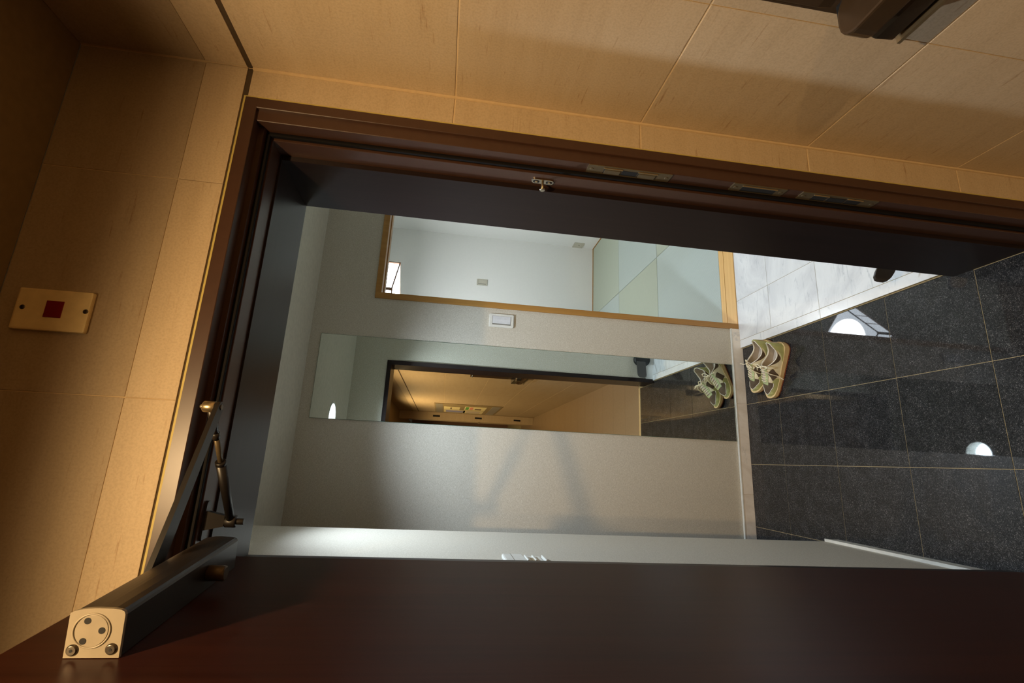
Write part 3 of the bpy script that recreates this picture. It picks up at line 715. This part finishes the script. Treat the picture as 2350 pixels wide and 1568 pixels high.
# ------------------------------------------------------------------ mailbox on the right wall
mb = thing('mailbox', 'dark bronze mailbox with curved hood at the right edge of the wall', 'mailbox', (XR, -0.55, 0.95))
bx('back_plate', (XR-0.006, XR-0.0015, -0.84, -0.372, 0.905, 1.33), MAILB, mb, bev=0.001)
bm = B(); prism(bm, [(XR-0.006, 1.32), (XR-0.009, 1.31), (XR-0.010, 0.975), (XR-0.006, 0.952)], 1, -0.82, -0.378, bev=0.003); obj('cabinet', bm, MAILB, mb)
bm = B(); prism(bm, rrect(XR-0.085, XR-0.004, -0.50, -0.386, 0.03), 2, 0.908, 0.948, bev=0.004); obj('flap_handle', bm, MAILB, mb)
bx('smoked_window', (XR-0.050, XR-0.006, -0.82, -0.383, 0.900, 0.944), GLASSD, mb, bev=0.001)
bm = B(); prism(bm, [(XR-0.0015, 0.898), (XR-0.040, 0.903), (XR-0.050, 0.870), (XR-0.046, 0.838), (XR-0.0015, 0.826)], 1, -0.84, -0.376, bev=0.002); obj('lower_tray', bm, MAILB, mb)
bx('tray_lip', (XR-0.049, XR-0.0015, -0.84, -0.3745, 0.822, 0.828), BRASS, mb)

# ------------------------------------------------------------------ sneakers
OLIVE = plain('olive_suede', srgb(166, 166, 106), 0.75); CREAM = plain('cream_nylon', srgb(222, 212, 178), 0.6)
BROWNM = plain('dark_brown_mesh', srgb(84, 68, 50), 0.8); LGREEN = plain('light_green_eyestay', srgb(172, 182, 132), 0.55)
LINING = plain('grey_lining', srgb(184, 172, 156), 0.85); PIPE = plain('white_piping', srgb(226, 220, 206), 0.55)
MIDS = plain('tan_midsole', srgb(206, 180, 130), 0.55); OUTS = plain('rust_outsole', srgb(140, 78, 50), 0.6); LACE = plain('cream_lace', srgb(236, 224, 192), 0.7)
def lerp(xs, ys, x):
    if x <= xs[0]: return ys[0]
    for i in range(len(xs)-1):
        if x <= xs[i+1]:
            t_ = (x-xs[i])/(xs[i+1]-xs[i]); t_ = t_*t_*(3-2*t_); return ys[i]+(ys[i+1]-ys[i])*t_
    return ys[-1]
LEN = 0.262
def half_w(x): return lerp([0, 0.012, 0.04, 0.10, 0.17, 0.205, 0.235, 0.252, 0.262], [0.012, 0.028, 0.036, 0.036, 0.041, 0.040, 0.032, 0.020, 0.004], x)
def axis_y(x): return lerp([0, 0.1, 0.19, 0.262], [0.0, 0.002, -0.002, 0.006], x)
def sole_t(x): return lerp([0, 0.08, 0.2, 0.262], [0.027, 0.023, 0.018, 0.023], x)
def top_z(x): return lerp([0, 0.015, 0.05, 0.105, 0.125, 0.17, 0.21, 0.24, 0.262], [0.092, 0.098, 0.094, 0.092, 0.089, 0.070, 0.054, 0.043, 0.027], x)
def surf(x, th, off=0.0, side=1):
    w_ = half_w(x)*0.97+off; z0 = sole_t(x)-0.003; h = top_z(x)-z0+off
    cs, sn = math.cos(th), math.sin(th)
    lean = 1.0-0.05*max(0, sn)
    y = math.copysign(abs(cs)**0.75, cs)*w_*lean
    return Vector((x, side*(y+axis_y(x)), z0+h*max(sn, 0)**0.80))
def shoe(name, label, loc, rz, side):
    t = thing(name, label, 'shoe', loc, (0, 0, rz), 'pair of sneakers on the granite')
    def so(nm, bm, mat, parent=t, **kw): return obj(nm, bm, mat, parent, local=True, **kw)
    NX, NT = 150, 104
    xs = [LEN*(0.5-0.5*math.cos(PI*i/NX))*0.55+LEN*(i/NX)*0.45 for i in range(NX+1)]
    def opening(x):                                   # half angle of the foot opening / lace gap
        if x < 0.006: return 0
        if x < 0.118: return 0.30+0.86*math.sin(PI*min(1, (x-0.006)/0.112)**0.85 if x < 0.118 else 0)**0.7 if x < 0.1179 else 0.25
        return 0
    def region(x, th):
        a = abs(th-PI/2)                              # 0 on the ridge, pi/2 at the sole
        o_ = opening(x)
        if a < o_: return None
        if 0.118 <= x <= 0.194 and a < 0.17+0.10*(0.205-x)/0.09: return 'tongue'
        if 0.106 <= x <= 0.203 and a < 0.54-max(0, x-0.190)*9: return 'eyestay'
        if x > 0.186 and x < 0.249 and a < 1.12-((x-0.186)/0.064)**2*0.85: return 'toe_panel'
        if x > 0.160 and a > 1.30-((x-0.160)/0.040)**0.6*0.42: return 'mudguard'
        q_ = max(0.0, (a-o_)/(PI/2-o_))
        if x < 0.026+0.064*q_**1.6: return 'heel_counter'
        if 0.040 < x < 0.113 and a < o_+0.30*math.sin(PI*(x-0.040)/0.073): return 'collar'
        if abs(x-0.146)/0.030+abs(a-1.03)/0.46 < 1: return 'side_patch'
        if x > 0.222: return 'mudguard'
        return 'side_panel'
    mats = dict(tongue=LINING, eyestay=LGREEN, toe_panel=BROWNM, mudguard=OLIVE, heel_counter=OLIVE, collar=BROWNM, side_patch=BROWNM, side_panel=CREAM)
    offs = dict(tongue=0.0004, eyestay=0.0020, toe_panel=0.0005, mudguard=0.0015, heel_counter=0.0012, collar=0.0006, side_patch=0.0006, side_panel=0.0)
    groups = {}
    for i in range(NX):
        for j in range(NT):
            r = region((xs[i]+xs[i+1])/2, PI*(j+0.5)/NT)
            if r: groups.setdefault(r, []).append((i, j))
    groups['side_panel'] = [c_ for g_ in list(groups.values()) for c_ in g_]
    for r, cells in groups.items():
        bm = B(); vm = {}
        def V(i, j):
            if (i, j) not in vm: vm[(i, j)] = bm.verts.new((xs[i], PI*j/NT, 0))
            return vm[(i, j)]
        for i, j in cells:
            q4 = (V(i, j), V(i+1, j), V(i+1, j+1), V(i, j+1)); bm.faces.new(q4[::-1] if side > 0 else q4)
        if r != 'side_panel':                          # smooth the cut edge of each panel
            for it in range(7):
                new = {}
                for v in bm.verts:
                    nb = [e.other_vert(v) for e in v.link_edges if e.is_boundary]
                    if len(nb) == 2 and 0.01 < v.co.y < PI-0.01: new[v] = v.co*0.5+(nb[0].co+nb[1].co)*0.25
                for v, c_ in new.items(): v.co = c_
        for v in bm.verts: v.co = surf(v.co.x, v.co.y, offs[r], side)
        if r == 'side_patch':
            hf = [f for f in bm.faces if (sum(v.co.y for v in f.verts)/4 > 0)]
            b2 = bm.copy(); ids = {f.index for f in hf}
            bm.faces.index_update(); ids = {f.index for f in hf}
            b2.faces.index_update(); b2.faces.ensure_lookup_table()
            bmesh.ops.delete(b2, geom=[f for f in b2.faces if f.index not in ids], context='FACES')
            bmesh.ops.delete(bm, geom=hf, context='FACES')
            so(r, b2, mats[r], smooth=True, recalc=False)
        o = so(r, bm, [mats[r], LINING], smooth=True, recalc=False)
        if r in ('side_panel', 'heel_counter', 'collar'):
            md = o.modifiers.new('thickness', 'SOLIDIFY'); md.thickness = 0.0030 if r == 'side_panel' else 0.0008; md.offset = -1
            md.material_offset = 1 if r == 'side_panel' else 0; md.use_rim = True
    # insole floor
    bm = B(); vs = []
    for s_ in (1, -1):
        for q in (range(3, 60) if s_ > 0 else range(59, 2, -1)):
            x = xs[q]; vs.append(bm.verts.new((x, side*(s_*half_w(x)*0.85+axis_y(x)), sole_t(x)+0.004)))
    bm.faces.new(vs); so('insole', bm, LINING)
    # soles
    def slab(nm, mat, z0f, z1f, wf):
        bm = B(); n = 60; rows = []
        for q in range(n+1):
            x = -0.004+(LEN+0.009)*(0.5-0.5*math.cos(PI*q/n)); xc = min(max(x*LEN/(LEN+0.005), 0.0), LEN)
            w_ = half_w(xc)*0+0
            e = max(0.0, min(1.0, (x+0.004)/0.022)); e2_ = max(0.0, min(1.0, (LEN+0.005-x)/0.030))
            w_ = lerp([0, 0.04, 0.10, 0.17, 0.205, 0.235, 0.262], [0.034, 0.037, 0.037, 0.0425, 0.042, 0.037, 0.029], xc)*math.sqrt(max(0, 1-(1-e)**2))*math.sqrt(max(0, 1-(1-e2_)**2))*wf+0.0008
            rows.append([bm.verts.new((x, side*(axis_y(xc)+sy*w_), zz(x))) for sy, zz in ((-1, z0f), (1, z0f), (1, z1f), (-1, z1f))])
        for a_, b_ in zip(rows, rows[1:]):
            for k_ in range(4): bm.faces.new((a_[k_], b_[k_], b_[(k_+1) % 4], a_[(k_+1) % 4]))
        bm.faces.new(rows[0]); bm.faces.new(rows[-1][::-1])
        bmesh.ops.recalc_face_normals(bm, faces=bm.faces)
        return so(nm, bm, mat)
    spring = lambda x: 0.010*max(0, (x-0.21)/0.05)**2+0.004*max(0, (0.03-x)/0.03)**2
    out = slab('outsole', OUTS, lambda x: spring(x), lambda x: 0.006+spring(x), 1.0)
    slab('midsole', MIDS, lambda x: 0.0058+spring(x), lambda x: sole_t(x)+0.002+spring(x)*0.4, 1.03)
    for q in range(22):
        x = 0.012+q*0.011; w_ = half_w(x)+0.0025
        for sg in (-1, 1):
            bm = B(); cy_ = side*(axis_y(x)+sg*w_); box(bm, x, x+0.006, cy_-0.002, cy_+0.002, 0.0006+spring(x), 0.0062+spring(x)); so('tread_lug', bm, OUTS, out)
    # piping: collar rim and seams
    rim = []
    seq = [x for x in xs if 0.006 <= x <= 0.119]
    for x in seq: rim.append(surf(x, PI/2-opening(x), 0.001, side))
    for x in reversed(seq): rim.append(surf(x, PI/2+opening(x), 0.001, side))
    bm = B(); tube(bm, rim, 0.0021, 8, closed=True); so('collar_piping', bm, PIPE)
    bm = B()
    for sg in (-1, 1):
        pts = []
        for q in range(16):
            x = 0.187+q*(0.0615/15); a = 1.12-((x-0.186)/0.064)**2*0.85; pts.append(surf(x, PI/2+sg*a, 0.0018, side))
        tube(bm, pts, 0.0014, 6)
    x = 0.2486
    tube(bm, [surf(x, PI/2+s_*0.045, 0.0018, side) for s_ in range(-6, 7)], 0.0014, 6)
    so('toe_seam', bm, PIPE)
    # laces
    lc = B(); hole = []
    rows_ = [0.126+0.0120*i for i in range(6)]
    for i, x in enumerate(rows_):
        sp = 0.36
        for sg in (-1, 1):
            hole.append(surf(x, PI/2+sg*sp, 0.002, side))
        a_ = surf(x, PI/2-sp, 0.0015, side); b_ = surf(x+0.004, PI/2+sp, 0.0015, side); mid = surf(x+0.002, PI/2, 0.006, side)
        tube(lc, [a_, a_.lerp(mid, 0.5)+Vector((0, 0, 0.0015)), mid, mid.lerp(b_, 0.5)+Vector((0, 0, 0.0015)), b_], 0.0031, 6, flat=0.6)
    so('cross_laces', lc, LACE)
    k0 = surf(0.122, PI/2, 0.010, side)
    bm = B()
    def bow(off_list, r=0.0026):
        P_ = [k0+Vector(p) for p in off_list]; Q = []
        for i_ in range(len(P_)-1):
            a0, a1, a2, a3 = P_[max(i_-1, 0)], P_[i_], P_[i_+1], P_[min(i_+2, len(P_)-1)]
            for t in (0, 0.25, 0.5, 0.75):
                Q.append(0.5*((2*a1)+(-a0+a2)*t+(2*a0-5*a1+4*a2-a3)*t*t+(-a0+3*a1-3*a2+a3)*t**3))
        Q.append(P_[-1]); tube(bm, Q, r, 6, flat=0.7)
    if side > 0:                                     # near shoe: long end crossing the outer side, high loop
        bow([(0, 0, 0), (0.004, 0.020, 0.010), (0.002, 0.036, 0.010), (-0.010, 0.046, 0.0), (-0.012, 0.030, 0.004), (0, 0, 0)])
        bow([(0, 0, 0), (-0.008, -0.016, 0.008), (0.000, -0.034, 0.004), (0.008, -0.030, -0.002), (0, 0, 0)])
        bow([(0, 0, 0), (0.010, 0.022, 0.000), (0.020, 0.038, -0.026), (0.026, 0.046, -0.062), (0.036, 0.060, -0.083)])
        bow([(0, 0, 0), (0.010, -0.020, 0.002), (0.024, -0.034, -0.012)])
    else:
        bow([(0, 0, 0), (-0.010, 0.024, 0.012), (-0.022, 0.020, 0.020), (-0.016, 0.004, 0.012), (0, 0, 0)])
        bow([(0, 0, 0), (0.004, 0.024, 0.010), (0.010, 0.044, 0.0), (0.002, 0.030, 0.0), (0, 0, 0)])
        bow([(0, 0, 0), (0.010, -0.020, 0.004), (0.012, -0.040, -0.006), (0.016, -0.056, -0.004)])
        bow([(0, 0, 0), (0.012, 0.016, 0.002), (0.026, 0.036, -0.022), (0.036, 0.044, -0.060)])
    bmesh.ops.recalc_face_normals(bm, faces=bm.faces)
    so('bow_lace', bm, LACE)
    bm = B(); bmesh.ops.create_icosphere(bm, subdivisions=2, radius=0.0048, matrix=Matrix.Translation(k0)); so('knot', bm, LACE)
    return t
aR = math.atan2(0.115, -0.222)
shoe('sneaker', 'olive and cream sneaker on the granite, the one nearer the door', (-0.216, 1.006, 0.0002), aR, 1)
shoe('sneaker', 'olive and cream sneaker on the granite, the one nearer the rear wall', (-0.180, 1.108, 0.0002), aR+0.01, -1)
